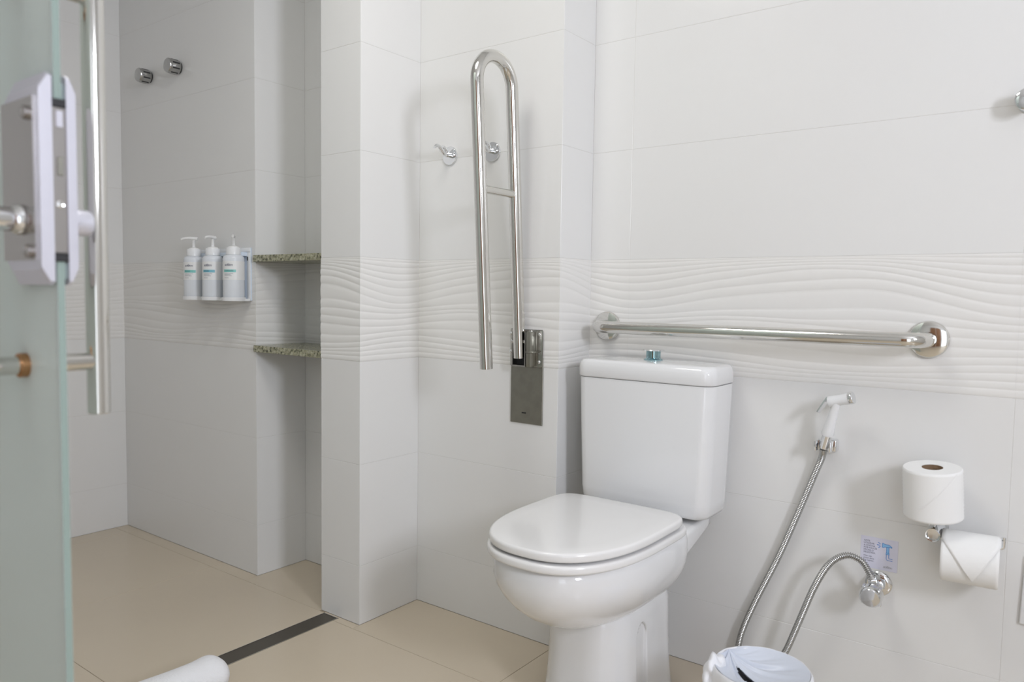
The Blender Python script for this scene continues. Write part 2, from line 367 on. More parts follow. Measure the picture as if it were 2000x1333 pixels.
# ------------------------------------------------------------------ toilet
TX = -0.872
toilet = empty('toilet', (TX, -0.35, 0)); tag(toilet, 'white close coupled ceramic toilet with closed lid', 'toilet')
TO = Vector((TX, -0.35, 0))
def T(p): return Vector(p)-TO
def dring(z, hw, yf, yb, n=2.45, yc=None, N=72, rb=6.5):
    """D outline: superellipse front, squarer back"""
    yc = yc if yc is not None else yb-0.36*(yb-yf); o = []
    for k in range(N):
        a = 2*PI*k/N; c, s = math.cos(a), math.sin(a)
        e_ = n if s < 0 else rb
        x = hw*math.copysign(abs(c)**(2/e_), c); y = (yc-yf if s < 0 else yb-yc)*math.copysign(abs(s)**(2/e_), s)
        o.append(T((TX+x, yc+y, z)))
    return o
rings = [dring(0.422, 0.150, -0.640, -0.20), dring(0.424, 0.160, -0.650, -0.195), dring(0.418, 0.167, -0.657, -0.19), dring(0.405, 0.170, -0.660, -0.19),
         dring(0.380, 0.1705, -0.659, -0.19), dring(0.358, 0.168, -0.653, -0.19, 2.4), dring(0.335, 0.161, -0.640, -0.192, 2.3), dring(0.312, 0.149, -0.620, -0.195, 2.2), dring(0.290, 0.132, -0.592, -0.205, 2.15),
         dring(0.270, 0.110, -0.556, -0.222, 2.1), dring(0.254, 0.084, -0.512, -0.245, 2.0), dring(0.243, 0.054, -0.462, -0.275, 2.0), dring(0.238, 0.02, -0.40, -0.33, 2.0)]
bw = MB().rings(rings)
# deck that carries the cistern, thicker towards the bowl
dk = []
for y, hw, zb in ((-0.30, 0.163, 0.352), (-0.26, 0.161, 0.356), (-0.20, 0.157, 0.362), (-0.12, 0.149, 0.373), (-0.05, 0.142, 0.384), (-0.028, 0.139, 0.387), (-0.020, 0.133, 0.392)):
    zt = 0.4195 if y < -0.024 else 0.414; rr = 0.012
    o = []
    for x, z, a0 in ((hw-rr, zt-rr, 0), (-hw+rr, zt-rr, PI/2), (-hw+rr, zb+rr, PI), (hw-rr, zb+rr, 3*PI/2)):
        for k in range(5): a = a0+PI/2*k/4; o.append(T((TX+x+rr*math.cos(a), y, z+rr*math.sin(a))))
    dk.append(o)
bw.rings(dk)
bw.build('bowl', M['ceramic'], toilet, True, 50)
def pring(z, hw, yf, yb, r): return [T((x, y, z)) for x, y in rrect(TX, (yf+yb)/2, hw, (yb-yf)/2, r, 8)]
pd = MB().rings([pring(0, 0.112, -0.475, -0.112, 0.085), pring(0.012, 0.114, -0.477, -0.11, 0.086), pring(0.03, 0.110, -0.470, -0.113, 0.084), pring(0.09, 0.1045, -0.462, -0.118, 0.08), pring(0.17, 0.1015, -0.456, -0.122, 0.078),
                 pring(0.24, 0.1005, -0.452, -0.126, 0.076), pring(0.262, 0.096, -0.446, -0.132, 0.072), pring(0.276, 0.086, -0.436, -0.143, 0.062), pring(0.282, 0.070, -0.42, -0.16, 0.05)])
ped = pd.build('pedestal', M['ceramic'], toilet, True, 60)
# groove with an arched top pressed into each side of the pedestal
cut = MB()
for sx in (-1, 1):
    y0_, hwid, zt = -0.322, 0.022, 0.222
    prof = [(y0_-hwid, -0.02), (y0_+hwid, -0.02)]+[(y0_+hwid*math.cos(PI*k/10), zt-hwid*1.5+hwid*1.5*math.sin(PI*k/10)) for k in range(11)]
    for_in = [T((TX+sx*0.0955, y, z)) for y, z in prof]; cen_y = y0_
    out_ = [T((TX+sx*0.135, cen_y+(y-cen_y)*1.7, z+(0.012 if z > 0 else 0))) for y, z in prof]
    cut.rings([for_in, out_])
cu = cut.build('groove_cutter', M['ceramic'])
cu.parent = toilet
bpy.context.view_layer.update()
md = ped.modifiers.new('groove', 'BOOLEAN'); md.operation = 'DIFFERENCE'; md.object = cu; md.solver = 'EXACT'
dg = bpy.context.evaluated_depsgraph_get(); me2 = bpy.data.meshes.new_from_object(ped.evaluated_get(dg))
ped.modifiers.clear(); ped.data = me2
for p in me2.polygons: p.use_smooth = True
try: me2.set_sharp_from_angle(angle=math.radians(48))
except Exception: pass
bpy.data.objects.remove(cu)
bv = ped.modifiers.new('soft', 'BEVEL'); bv.width = 0.004; bv.segments = 3; bv.limit_method = 'ANGLE'; bv.angle_limit = math.radians(48)
# seat ring and lid
def slab(z0, z1, hw, yf, yb, r, n=2.5, dome=0.0):
    R = []
    R.append(dring(z0, hw-r, yf+r, yb-r, n)); 
    for k in range(0, 5): a = -PI/2+PI/2*k/4; R.append(dring(z0+r+r*math.sin(a), hw-r+r*math.cos(a), yf+r-r*math.cos(a), yb-r+r*math.cos(a), n))
    for k in range(0, 5): a = PI/2*k/4; R.append(dring(z1-r+r*math.sin(a), hw-r+r*math.cos(a), yf+r-r*math.cos(a), yb-r+r*math.cos(a), n))
    for f_ in (0.8, 0.55, 0.25): R.append(dring(z1+dome*(1-f_*f_), (hw-r)*f_, (yf+r)*f_+(1-f_)*(yf+yb)/2, (yb-r)*f_+(1-f_)*(yf+yb)/2, n))
    return R
MB().rings(slab(0.4262, 0.4445, 0.1775, -0.672, -0.215, 0.006)).build('seat_ring', M['seat'], toilet, True, 60)
MB().rings(slab(0.4495, 0.4690, 0.1735, -0.667, -0.232, 0.0065, 2.5, 0.0025)).build('seat_lid', M['seat'], toilet, True, 60)
for sx in (-1, 1): MB().lathe([(0.011, -0.02), (0.0125, -0.018), (0.0125, 0.018), (0.011, 0.02)], T((TX+sx*0.075, -0.222, 0.438)), (1, 0, 0), 20).build('hinge', M['seat'], toilet, True)
# cistern
def cring(z, hw, yf, yb=-0.012, r=0.030, bow=0.010):
    o = []
    for x, y in rrect(TX, (yf+yb)/2, hw, (yb-yf)/2, r, 7):
        f_ = (x-TX)/hw
        if y < (yf+yb)/2: y -= bow*(1-f_*f_)
        o.append(T((x, y, z)))
    return o
MB().rings([cring(0.432, 0.163, -0.145), cring(0.434, 0.171, -0.152), cring(0.444, 0.177, -0.158), cring(0.47, 0.1795, -0.160), cring(0.60, 0.184, -0.162), cring(0.7615, 0.189, -0.164), cring(0.762, 0.183, -0.158)]).build('cistern', M['ceramic'], toilet, True, 55)
MB().rings([cring(0.7625, 0.180, -0.157), cring(0.7630, 0.1885, -0.166), cring(0.766, 0.1908, -0.168), cring(0.790, 0.1902, -0.168), cring(0.800, 0.188, -0.166), cring(0.8065, 0.183, -0.161), cring(0.809, 0.174, -0.152), cring(0.8105, 0.12, -0.12, -0.05, 0.03), cring(0.811, 0.05, -0.10, -0.07, 0.01)]).build('cistern_lid', M['ceramic'], toilet, True, 55)
bt = MB().lathe([(0.024, 0), (0.0245, 0.002), (0.020, 0.0045), (0.0185, 0.006), (0.0185, 0.024)], T((TX-0.004, -0.088, 0.8108)), (0, 0, 1), 36).build('flush_button', M['button'], toilet, True, 35)
MB().lathe([(0.019, 0.0235), (0.0275, 0.0245), (0.0285, 0.0255), (0.0275, 0.027), (0.018, 0.0284), (0.004, 0.0288)], T((TX-0.004, -0.088, 0.8108)), (0, 0, 1), 36).build('button_cap', M['chrome'], bt, True, 35)

# ------------------------------------------------------------------ grab bar over the cistern
gb = empty('grab_bar', (-0.662, 0, 0.890)); tag(gb, 'horizontal polished steel grab bar on the wall above the cistern', 'grab bar')
gx0, gx1 = -1.0615-(-0.662), -0.2602-(-0.662)
pts = fillet([(gx0, -0.004, 0), (gx0, -0.082, 0), (gx1, -0.082, 0), (gx1, -0.004, 0)], 0.040, 12)
MB().tube(resample(pts, 0.004), 0.0165, 28).build('bar', M['steel'], gb, True, 60)
for x_ in (gx0, gx1): MB().lathe([(0.0405, 0.0), (0.0405, 0.004), (0.038, 0.008), (0.030, 0.011), (0.0168, 0.0125), (0.0168, 0.002)], (x_, -0.0025, 0), (0, -1, 0), 44).build('flange', M['steel'], gb, True, 35)

# ------------------------------------------------------------------ folding support rail on the left wall
RX = -1.232
fr2 = empty('folding_support_rail', (RX, YR, 0.875)); tag(fr2, 'steel folding support rail swung up against the tiled wall', 'support rail')
FO = Vector((RX, YR, 0.875))
def F(x, y, z): return Vector((x, y, z))-FO
yr_b, yr_t, yl_t, yl_b = -0.187, -0.243, -0.393, -0.334      # wall side arm bottom/top, outer arm top/bottom
pts = fillet([F(RX, yr_b, 0.800), F(RX, yr_t-0.003, 1.592), F(RX, yl_t+0.002, 1.575), F(RX, yl_b, 0.780)], [0, 0.072, 0.072, 0], 14)
MB().tube(resample(pts, 0.008), 0.0168, 28).build('tube', M['steel'], fr2, True, 60)
MB().tube([F(RX, -0.353, 1.243), F(RX, -0.208, 1.243)], 0.0105, 20).build('strut', M['steel'], fr2, True, 60)
px0, px1 = -1.2790, -1.1690
MB().bbox(F(px0, YR-0.004, 0.614), F(px1, YR-0.0003, 0.80), 0.0012, 1).build('wall_plate', M['brushed'], fr2)
MB().bbox(F(px0, YR-0.0085, 0.7745), F(px1, YR-0.004, 0.8785), 0.003, 2).build('bracket_plate', M['bracket_steel'], fr2, True)
ch = MB(); xa, xb = -1.2530, -1.2085
ch.box(F(xa-0.003, -0.192, 0.776), F(xa, YR-0.008, 0.872)).box(F(xb, -0.198, 0.776), F(xb+0.003, YR-0.008, 0.872)).box(F(xa, -0.194, 0.776), F(xb, YR-0.008, 0.7805))
ch.build('hinge_channel', M['bracket_steel'], fr2)
MB().box(F(xa, YR-0.0125, 0.7806), F(xb, YR-0.0086, 0.870)).build('channel_shade', M['dark'], fr2)  # near-black sheet painting in the shade inside the channel
MB().tube([F(xa-0.006, -0.187, 0.845), F(xb+0.006, -0.187, 0.845)], 0.006, 16).build('pivot_pin', M['chrome'], fr2, True)
MB().bbox(F(-1.2050, -0.197, 0.777), F(-1.190, YR-0.0086, 0.874), 0.003, 2).bbox(F(-1.2050, -0.199, 0.815), F(-1.180, YR-0.0086, 0.820), 0.0015, 1).build('stop_block', M['brushed'], fr2, True)
for x_, z_ in ((-1.2765, 0.866), (-1.2765, 0.815), (-1.1795, 0.866), (-1.1795, 0.790)):
    sc1 = MB().lathe([(0.0052, 0), (0.0050, 0.0015), (0.0035, 0.003), (0.001, 0.0034)], F(x_, YR-0.0085, z_), (0, -1, 0), 16).build('screw', M['chrome'], fr2, True)
MB().box(F(-1.239, YR-0.0042, 0.642), F(-1.224, YR-0.0040, 0.646)).build('stamp', M['dark'], fr2)

# ------------------------------------------------------------------ hooks
def robe_hook(x, z, y, label):
    o = empty('robe_hook', (x, y, z)); tag(o, label, 'hook', 'chrome robe hooks on the support rail wall')
    MB().lathe([(0.0275, 0), (0.0275, 0.004), (0.0265, 0.0055), (0.002, 0.006)], (0, -0.0003, 0), (0, -1, 0), 32).build('rose', M['chrome'], o, True, 35)
    p = catmull([(0, -0.005, 0.002), (0, -0.022, 0.001), (0, -0.036, 0.008), (0, -0.047, 0.018), (0, -0.060, 0.022), (0, -0.070, 0.015)], 6)
    MB().tube(p, [0.0075-0.0035*i/len(p) for i in range(len(p))], 16).build('arm', M['chrome'], o, True, 60)
    p = catmull([(0, -0.012, 0.003), (0, -0.020, 0.015), (0, -0.027, 0.020), (0, -0.036, 0.021)], 6)
    MB().tube(p, [0.006-0.002*i/len(p) for i in range(len(p))], 14).build('prong', M['chrome'], o, True, 60)
robe_hook(-1.518, 1.383, YR, 'chrome robe hook standing clear of the support rail')
robe_hook(-1.357, 1.379, YR, 'chrome robe hook seen through the support rail loop')
def knob(name, x, y, z, r, L, label, group=None):
    o = empty(name, (x, y, z)); tag(o, label, 'knob', group)
    MB().lathe([(r*0.80, 0.0), (r*0.80, 0.006), (r*0.97, 0.0065), (r*0.97, 0.007)], (0, -0.0003, 0), (0, -1, 0), 32).build('neck', M['dark'], o, True, 35)
    MB().lathe([(r*0.96, 0.0065), (r, 0.008), (r, L-0.003), (r*0.93, L), (r*0.3, L+0.0008)], (0, 0, 0), (0, -1, 0), 36).build('cap', M['satin'], o, True, 35)
    for k in range(8):
        a = 2*PI*(k+0.5)/8; c = Vector((math.cos(a)*r, 0, math.sin(a)*r)); t_ = Vector((-math.sin(a), 0, math.cos(a)))*r*0.10; n_ = c.normalized()*0.0006
        MB().add([c-t_+n_+Vector((0, -0.012, 0)), c+t_+n_+Vector((0, -0.012, 0)), c+t_+n_+Vector((0, -L+0.010, 0)), c-t_+n_+Vector((0, -L+0.010, 0)),
                  c-t_-n_+Vector((0, -0.012, 0)), c+t_-n_+Vector((0, -0.012, 0)), c+t_-n_+Vector((0, -L+0.010, 0)), c-t_-n_+Vector((0, -L+0.010, 0))],
                 [(0,1,2,3),(4,7,6,5),(0,4,5,1),(1,5,6,2),(2,6,7,3),(3,7,4,0)]).build('slot', M['dark'], o)
knob('shower_knob', -2.872, YS, 1.779, 0.0255, 0.048, 'round chrome shower knob, the one nearer the shower corner', 'chrome knobs high on the shower wall')
knob('shower_knob', -2.664, YS, 1.780, 0.0255, 0.048, 'round chrome shower knob, the one farther from the shower corner', 'chrome knobs high on the shower wall')
hk = empty('wall_hook', (-0.103, 0, 1.377)); tag(hk, 'round chrome hook cut by the right picture edge', 'hook')
MB().lathe([(0.020, 0), (0.020, 0.004), (0.012, 0.006), (0.012, 0.024)], (0, -0.0003, 0), (0, -1, 0), 32).build('stem', M['chrome'], hk, True, 35)
MB().lathe([(0.013, 0.020), (0.0205, 0.026), (0.0225, 0.036), (0.0215, 0.041), (0.018, 0.043), (0.004, 0.0435)], (0, 0, 0), (0, -1, 0), 36).build('cap', M['chrome'], hk, True, 35)

# ------------------------------------------------------------------ granite niche shelves
for z_, lb in ((1.0815, 'upper green granite shelf across the shower niche'), (0.781, 'lower green granite shelf across the shower niche')):
    o = MB().bbox((XN+0.0005, YS-0.012, -0.011), (XL-0.0005, YN-0.0005, 0.011), 0.0012, 1).build('niche_shelf', M['granite'])
    o.location.z = z_; tag(o, lb, 'shelf', 'granite shelves in the shower niche')

# ------------------------------------------------------------------ lettering
def text_mesh(body, size, shear=0.0, align='LEFT', spacing=1.0, line=1.0):
    cu_ = bpy.data.curves.new('lettering', 'FONT'); cu_.body = body; cu_.size = size; cu_.shear = shear; cu_.align_x = align
    cu_.space_line = line; cu_.space_character = spacing; cu_.resolution_u = 3
    o = bpy.data.objects.new('lettering_tmp', cu_); COL.objects.link(o); bpy.context.view_layer.update()
    me = bpy.data.meshes.new_from_object(o.evaluated_get(bpy.context.evaluated_depsgraph_get()))
    bpy.data.objects.remove(o); bpy.data.curves.remove(cu_)
    return me
def text_on(body, size, fn, matl, name, parent, **kw):
    me = text_mesh(body, size, **kw)
    for v in me.vertices: v.co = Vector(fn(v.co.x, v.co.y))
    return link(name, me, matl, parent)

# ------------------------------------------------------------------ soap bottles in their wall bracket
BY = YS-0.048; BX = [-2.500, -2.382, -2.259]; BR = 0.0345
br = empty('bottle_bracket', (-2.385, YS, 0.94)); tag(br, 'pale blue plastic wall bracket holding the three soap bottles', 'bracket')
BO = Vector((-2.385, YS, 0.94))
bx0, bx1 = -2.548, -2.226
bb = lambda lo, hi, b_=0.002: ((Vector(lo)-BO), (Vector(hi)-BO), b_, 2)
MB().bbox(*bb((bx0, YS-0.006, 0.940), (bx1, YS-0.0005, 1.118))).build('back_plate', M['bracket'], br, True)
MB().bbox(*bb((bx1-0.016, YS-0.0085, 0.940), (bx1, YS-0.006, 1.1035), 0.001)).bbox(*bb((bx0, YS-0.0085, 1.104), (bx1, YS-0.006, 1.118), 0.001)).build('rim', M['plastic'], br, True)
tr_ = MB()
for x_ in BX: tr_.lathe([(BR+0.0035, 0), (BR+0.004, 0.002), (BR+0.004, 0.012), (BR+0.002, 0.0125), (BR+0.002, 0.003)], Vector((x_, BY, 0.9395))-BO, (0, 0, 1), 32)
tr_.bbox(*bb((bx0, BY, 0.9395), (bx1, YS-0.006, 0.947), 0.001)).build('tray', M['plastic'], br, True, 40)
MB().bbox(*bb((bx0+0.01, BY+0.018, 1.090), (bx1-0.016, YS-0.006, 1.103), 0.001)).build('neck_bar', M['bracket'], br, True)
MB().bbox(*bb((-2.2405, YS-0.0100, 1.075), (-2.2365, YS-0.0085, 1.088), 0.0005)).build('key_slot', M['dark'], br)
NAMES = [('teal', 'soap bottle with a teal band, nearest the shower corner', -0.75), ('blue', 'middle soap bottle with a blue band', 0.40), ('teal', 'soap bottle with a teal band, nearest the niche', 0.95)]
for i, x_ in enumerate(BX):
    colr, lb, rot = NAMES[i]
    o = empty('soap_bottle', (x_, BY, 0.943)); tag(o, lb, 'bottle', 'pump soap bottles on the shower wall')
    MB().lathe([(BR-0.004, 0), (BR-0.001, 0.001), (BR, 0.004), (BR, 0.136), (BR-0.002, 0.143), (BR-0.008, 0.148), (0.021, 0.150)], (0, 0, 0), (0, 0, 1), 40).build('body', M['bottle'], o, True, 40)
    MB().lathe([(0.022, 0.1495), (0.0235, 0.150), (0.0235, 0.172), (0.0225, 0.1735)], (0, 0, 0), (0, 0, 1), 36).build('collar', M['plastic'], o, True, 40)
    pu = MB().lathe([(0.0175, 0.1735), (0.016, 0.177), (0.008, 0.179), (0.0052, 0.181), (0.0052, 0.205), (0.0062, 0.206)], (0, 0, 0), (0, 0, 1), 24)
    d = Vector((math.sin(rot), -math.cos(rot), 0))
    nz = [Vector((0, 0, 0.2105))-d*0.013, Vector((0, 0, 0.2115)), Vector((0, 0, 0.212))+d*0.018, Vector((0, 0, 0.2105))+d*0.032, Vector((0, 0, 0.2065))+d*0.042]
    pu.tube(catmull(nz, 5), [0.0065-0.0030*k/20 for k in range(21)], 14)
    pu.build('pump', M['pump'], o, True, 50)
    def cyl(s, z, e_=0.0004):
        a = 0.85+s/BR; return (math.sin(a)*(BR+e_), -math.cos(a)*(BR+e_), z)
    def patch(s0, s1, z0, z1, e_, matl, name, par):
        v = []; n_ = 14
        for k in range(n_+1):
            s = s0+(s1-s0)*k/n_; v += [cyl(s, z0, e_), cyl(s, z1, e_)]
        m_ = MB().add(v, [(2*k, 2*k+2, 2*k+3, 2*k+1) for k in range(n_)]); return m_.build(name, matl, par, True)
    lab = patch(-0.055, 0.055, 0.066, 0.128, 0.0003, M['label'], 'label', o)
    patch(-0.030, 0.012, 0.091, 0.100, 0.0006, M[colr], 'band', lab)
    text_on('softinn', 0.0125, lambda x, y: cyl(-0.027+x, 0.1115+y, 0.0006), M['ink'], 'lettering', lab, shear=0.25, spacing=0.86)
    text_on('shampoo' if i == 0 else ('sabonete' if i == 1 else 'condicionador'), 0.0055, lambda x, y: cyl(-0.027+x, 0.0945+y, 0.0008), M['ink'], 'lettering', lab)
    for k, (zz, ln) in enumerate(((0.086, 0.030), (0.0825, 0.022), (0.079, 0.026), (0.072, 0.016))): patch(-0.027, -0.027+ln, zz, zz+0.0012, 0.0006, M['ink_grey'], 'print_line', lab)

# ------------------------------------------------------------------ bidet sprayer, holder and hose
sp = empty('bidet_sprayer', (-0.455, -0.045, 0.64)); tag(sp, 'white hand bidet sprayer with a coiled steel hose in a chrome wall clip', 'sprayer')
SO = Vector((-0.455, -0.045, 0.64))
A = Vector((-0.4600, -0.040, 0.632)); Bp = Vector((-0.4310, -0.060, 0.742))
ax_ = (Bp-A).normalized()
S = lambda p: Vector(p)-SO
MB().lathe([(0.0085, -0.004), (0.0105, -0.002), (0.0108, 0.006), (0.0108, 0.030), (0.0100, 0.031)], S(A), ax_, 24).build('hose_nut', M['chrome'], sp, True, 35)
MB().lathe([(0.0135, 0.031), (0.0142, 0.033), (0.0128, 0.045), (0.0100, 0.080), (0.0092, 0.105), (0.0092, 0.118)], S(A), ax_, 24).build('handle', M['plastic'], sp, True, 35)
h0 = Bp+Vector((-0.0170, 0.004, -0.002)); h1 = Vector((-0.3925, -0.062, 0.7560)); hd = (h1-h0).normalized()
MB().lathe([(0.0135, 0), (0.0142, 0.002), (0.0128, 0.012), (0.0122, 0.030), (0.0132, 0.046)], S(h0), hd, 28).build('head', M['plastic'], sp, True, 35)
MB().lathe([(0.0135, 0.0455), (0.0142, 0.0465), (0.0142, 0.0535), (0.0132, 0.055), (0.003, 0.0555)], S(h0), hd, 28).build('nozzle_ring', M['chrome'], sp, True, 35)
tg0 = h0-hd*0.002+Vector((0, 0, 0.010)); tg1 = Vector((-0.4700, -0.063, 0.7140))
sd = hd.cross(tg1-tg0).normalized()
tv = []
for p_, hwid in ((tg0, 0.008), (tg0.lerp(tg1, 0.5), 0.0075), (tg1, 0.006)):
    nn = (tg1-tg0).normalized().cross(sd)*0.0016
    tv.append([S(p_+sd*hwid+nn), S(p_-sd*hwid+nn), S(p_-sd*hwid-nn), S(p_+sd*hwid-nn)])
MB().rings(tv).build('trigger', M['chrome'], sp)
hp = [A-ax_*0.004, A-ax_*0.03+Vector((0, 0.012, 0)), (-0.4860, -0.018, 0.552), (-0.5218, -0.016, 0.450), (-0.5620, -0.016, 0.340), (-0.6090, -0.016, 0.228), (-0.6400, -0.018, 0.145), (-0.652, -0.02, 0.09),
      (-0.648, -0.024, 0.05), (-0.62, -0.03, 0.025), (-0.585, -0.036, 0.032), (-0.555, -0.044, 0.072), (-0.5251, -0.050, 0.1284), (-0.4950, -0.056, 0.213), (-0.4640, -0.060, 0.302), (-0.4330, -0.060, 0.365), (-0.3985, -0.056, 0.3925), (-0.3670, -0.052, 0.3860), (-0.3505, -0.050, 0.3640), (-0.3440, -0.048, 0.3500)]
hpts = resample(catmull([S(p) for p in hp], 14), 0.00105)
rad = [0.0066+0.0014*(1 if (k % 4) in (0, 1) else -1) for k in range(len(hpts))]
MB().tube(hpts, rad, 12).build('hose', M['hose'], sp, True, 80)
hl = empty('sprayer_holder', (-0.452, 0, 0.632)); tag(hl, 'small chrome wall clip carrying the bidet sprayer', 'holder')
MB().bbox((-0.010, -0.026, -0.014), (0.016, -0.0003, 0.016), 0.004, 3).build('block', M['chrome'], hl, True)
MB().bbox((-0.026, -0.054, -0.010), (-0.0215, -0.020, 0.014), 0.0015, 2).bbox((0.0055, -0.054, -0.010), (0.010, -0.020, 0.014), 0.0015, 2).bbox((-0.026, -0.0285, -0.010), (0.010, -0.024, 0.014), 0.0015, 2).build('fork', M['chrome'], hl, True)

# angle valve
va = empty('angle_valve', (-0.338, 0, 0.3262)); tag(va, 'chrome shut off valve with a round knob on the wall', 'valve')
MB().lathe([(0.0285, 0), (0.0285, 0.003), (0.026, 0.006), (0.0195, 0.008), (0.0195, 0.012), (0.0225, 0.0135), (0.0225, 0.016), (0.012, 0.018)], (0, -0.0003, 0), (0, -1, 0), 40).build('rose', M['chrome'], va, True, 35)
MB().lathe([(0.0125, 0.012), (0.0135, 0.030), (0.0135, 0.050), (0.011, 0.058)], (0, 0, 0), (0, -1, 0), 28).build('body', M['chrome'], va, True, 35)
MB().lathe([(0.0088, 0), (0.0095, 0.002), (0.0095, 0.016), (0.0080, 0.018), (0.0078, 0.028)], (-0.002, -0.046, 0.004), Vector((-0.22, -0.02, 1)), 6).build('outlet_nut', M['chrome'], va)
kb = MB().lathe([(0.012, 0.054), (0.0215, 0.056), (0.0235, 0.060), (0.0242, 0.076), (0.0232, 0.083), (0.0195, 0.087), (0.004, 0.0885)], (0.0, 0, 0.0), (-0.02, -1, -0.10), 40).build('knob', M['chrome'], va, True, 35)
for k in range(4):
    a = PI/4+PI/2*k
    MB().bbox((math.cos(a)*0.0242-0.003, -0.079, math.sin(a)*0.0242-0.003-0.006), (math.cos(a)*0.0242+0.003, -0.064, math.sin(a)*0.0242+0.003-0.006), 0.001, 1).build('grip_lug', M['chrome'], kb)

# sticker
sk = empty('notice_sticker', (-0.3405, 0, 0.394)); tag(sk, 'small lilac sticker with a blue sprayer drawing above the valve', 'sticker')
sx_, sz_ = 0.0392, 0.0365
MB().bbox((-sx_, -0.0006, -sz_), (sx_, -0.0001, sz_), 0.0002, 1).build('paper', M['sticker'], sk)
st = lambda x, z: (x, -0.0008, z)
text_on('APÓS\nUTILIZAR\nA DUCHA,\nPOR FAVOR\nFECHE O\nREGISTRO.', 0.0053, lambda x, y: st(-0.0325+x, 0.0245+y), M['ink'], 'lettering', sk, line=1.02)
text_on('After use,\nplease close\nthe register.', 0.0047, lambda x, y: st(-0.0325+x, -0.0105+y), M['ink'], 'lettering', sk, line=1.10)
text_on('softinn', 0.0082, lambda x, y: st(0.0095+x, -0.0300+y), M['ink_grey'], 'lettering', sk, shear=0.25, spacing=0.86)
def stroke(P, wd, matl, name, parent, closed=False, e_=-0.0009):
    P = [Vector((x, 0, z)) for x, z in P]; v = []; n_ = len(P)
    for i in range(n_):
        a = P[(i-1) % n_] if closed or i > 0 else P[i]; c = P[(i+1) % n_] if closed or i < n_-1 else P[i]
        t_ = (c-a).normalized(); nn = Vector((-t_.z, 0, t_.x))*wd/2
        v += [(P[i].x+nn.x, e_, P[i].z+nn.z), (P[i].x-nn.x, e_, P[i].z-nn.z)]
    f = [(2*i, 2*((i+1) % n_), 2*((i+1) % n_)+1, 2*i+1) for i in range(n_ if closed else n_-1)]
    return MB().add(v, f).build(name, matl, parent)
def fillp(P, matl, name, parent, e_=-0.00085): return MB().add([(x, e_, z) for x, z in P], [tuple(range(len(P)))]).build(name, matl, parent)
head = [(0.0065, 0.0265), (0.0085, 0.0265), (0.0115, 0.0245), (0.0205, 0.0245), (0.0265, 0.0205), (0.0265, 0.0185), (0.0215, 0.0195), (0.0195, 0.0185), (0.0115, 0.0185), (0.0085, 0.0165), (0.0065, 0.0165)]
fillp(head, M['ink_light'], 'drawing', sk); stroke(head, 0.0011, M['ink_blue'], 'drawing', sk, True)
stem_ = [(0.0155, 0.0185), (0.0155, 0.0055), (0.0205, 0.0055), (0.0205, 0.0185)]
fillp(stem_, M['ink_light'], 'drawing', sk); stroke(stem_, 0.0011, M['ink_blue'], 'drawing', sk, True)
nut_ = [(0.0145, 0.0055), (0.0145, 0.0020), (0.0215, 0.0020), (0.0215, 0.0055)]
fillp(nut_, M['ink_light'], 'drawing', sk); stroke(nut_, 0.0011, M['ink_blue'], 'drawing', sk, True)
stroke([(0.0155, 0.0020), (0.0155, -0.0080), (0.0175, -0.0115), (0.0285, -0.0115)], 0.0011, M['ink_blue'], 'drawing', sk)
stroke([(0.0205, 0.0020), (0.0205, -0.0055), (0.0215, -0.0070), (0.0285, -0.0070)], 0.0011, M['ink_blue'], 'drawing', sk)
for P in (((-0.0025, 0.0265), (0.0025, 0.0235)), ((-0.0050, 0.0205), (0.0020, 0.0205)), ((-0.0015, 0.0145), (0.0025, 0.0180))): stroke(P, 0.0014, M['ink_blue'], 'drawing', sk)

# ------------------------------------------------------------------ toilet paper
PY = -0.074
hd_ = empty('paper_holder', (-0.2235, 0, 0.4835)); tag(hd_, 'chrome toilet paper holder with a horizontal arm and an upright spindle', 'paper holder')
MB().lathe([(0.0195, 0), (0.0195, 0.003), (0.0150, 0.005), (0.0150, 0.086), (0.0140, 0.088), (0.0120, 0.0875), (0.0105, 0.083), (0.002, 0.0825)], (0, -0.0003, 0), (0, -1, 0), 36).build('post', M['chrome'], hd_, True, 35)
pa = fillet([(0.010, PY+0.004, -0.006), (0.1235, PY+0.004, -0.006), (0.1235, PY+0.004, 0.016)], 0.004, 5)
MB().tube(pa, 0.0042, 16).build('arm', M['chrome'], hd_, True, 60)
MB().tube([(0, PY+0.006, 0.008), (0, PY+0.006, 0.138)], 0.0045, 16).build('spindle', M['chrome'], hd_, True, 60)
def roll(name, R, r, L, seg=64):
    me = MB()
    pr = [(r, 0.0), (R-0.002, 0.0), (R, 0.002)]+[(R+(0.0005 if k % 2 else -0.0003), 0.002+(L-0.004)*k/26) for k in range(1, 26)]+[(R, L-0.002), (R-0.002, L), (r, L)]
    return me.lathe(pr, (0, 0, 0), (0, 0, 1), seg, False)
up_ = empty('toilet_roll', (-0.2260, -0.0755, 0.5215)); up_.rotation_euler = (math.radians(5.5), math.radians(-2.6), 0); tag(up_, 'spare toilet roll standing upright on the holder', 'toilet roll', 'toilet rolls on the holder')
roll('paper', 0.0560, 0.0200, 0.1055).build('paper', M['paper'], up_, True, 40)
MB().lathe([(0.0200, 0.0005), (0.0200, 0.105), (0.0190, 0.105), (0.0190, 0.0005), (0.0200, 0.0005)], (0, 0, 0), (0, 0, 1), 40, False).build('core', M['card'], up_, True, 40)
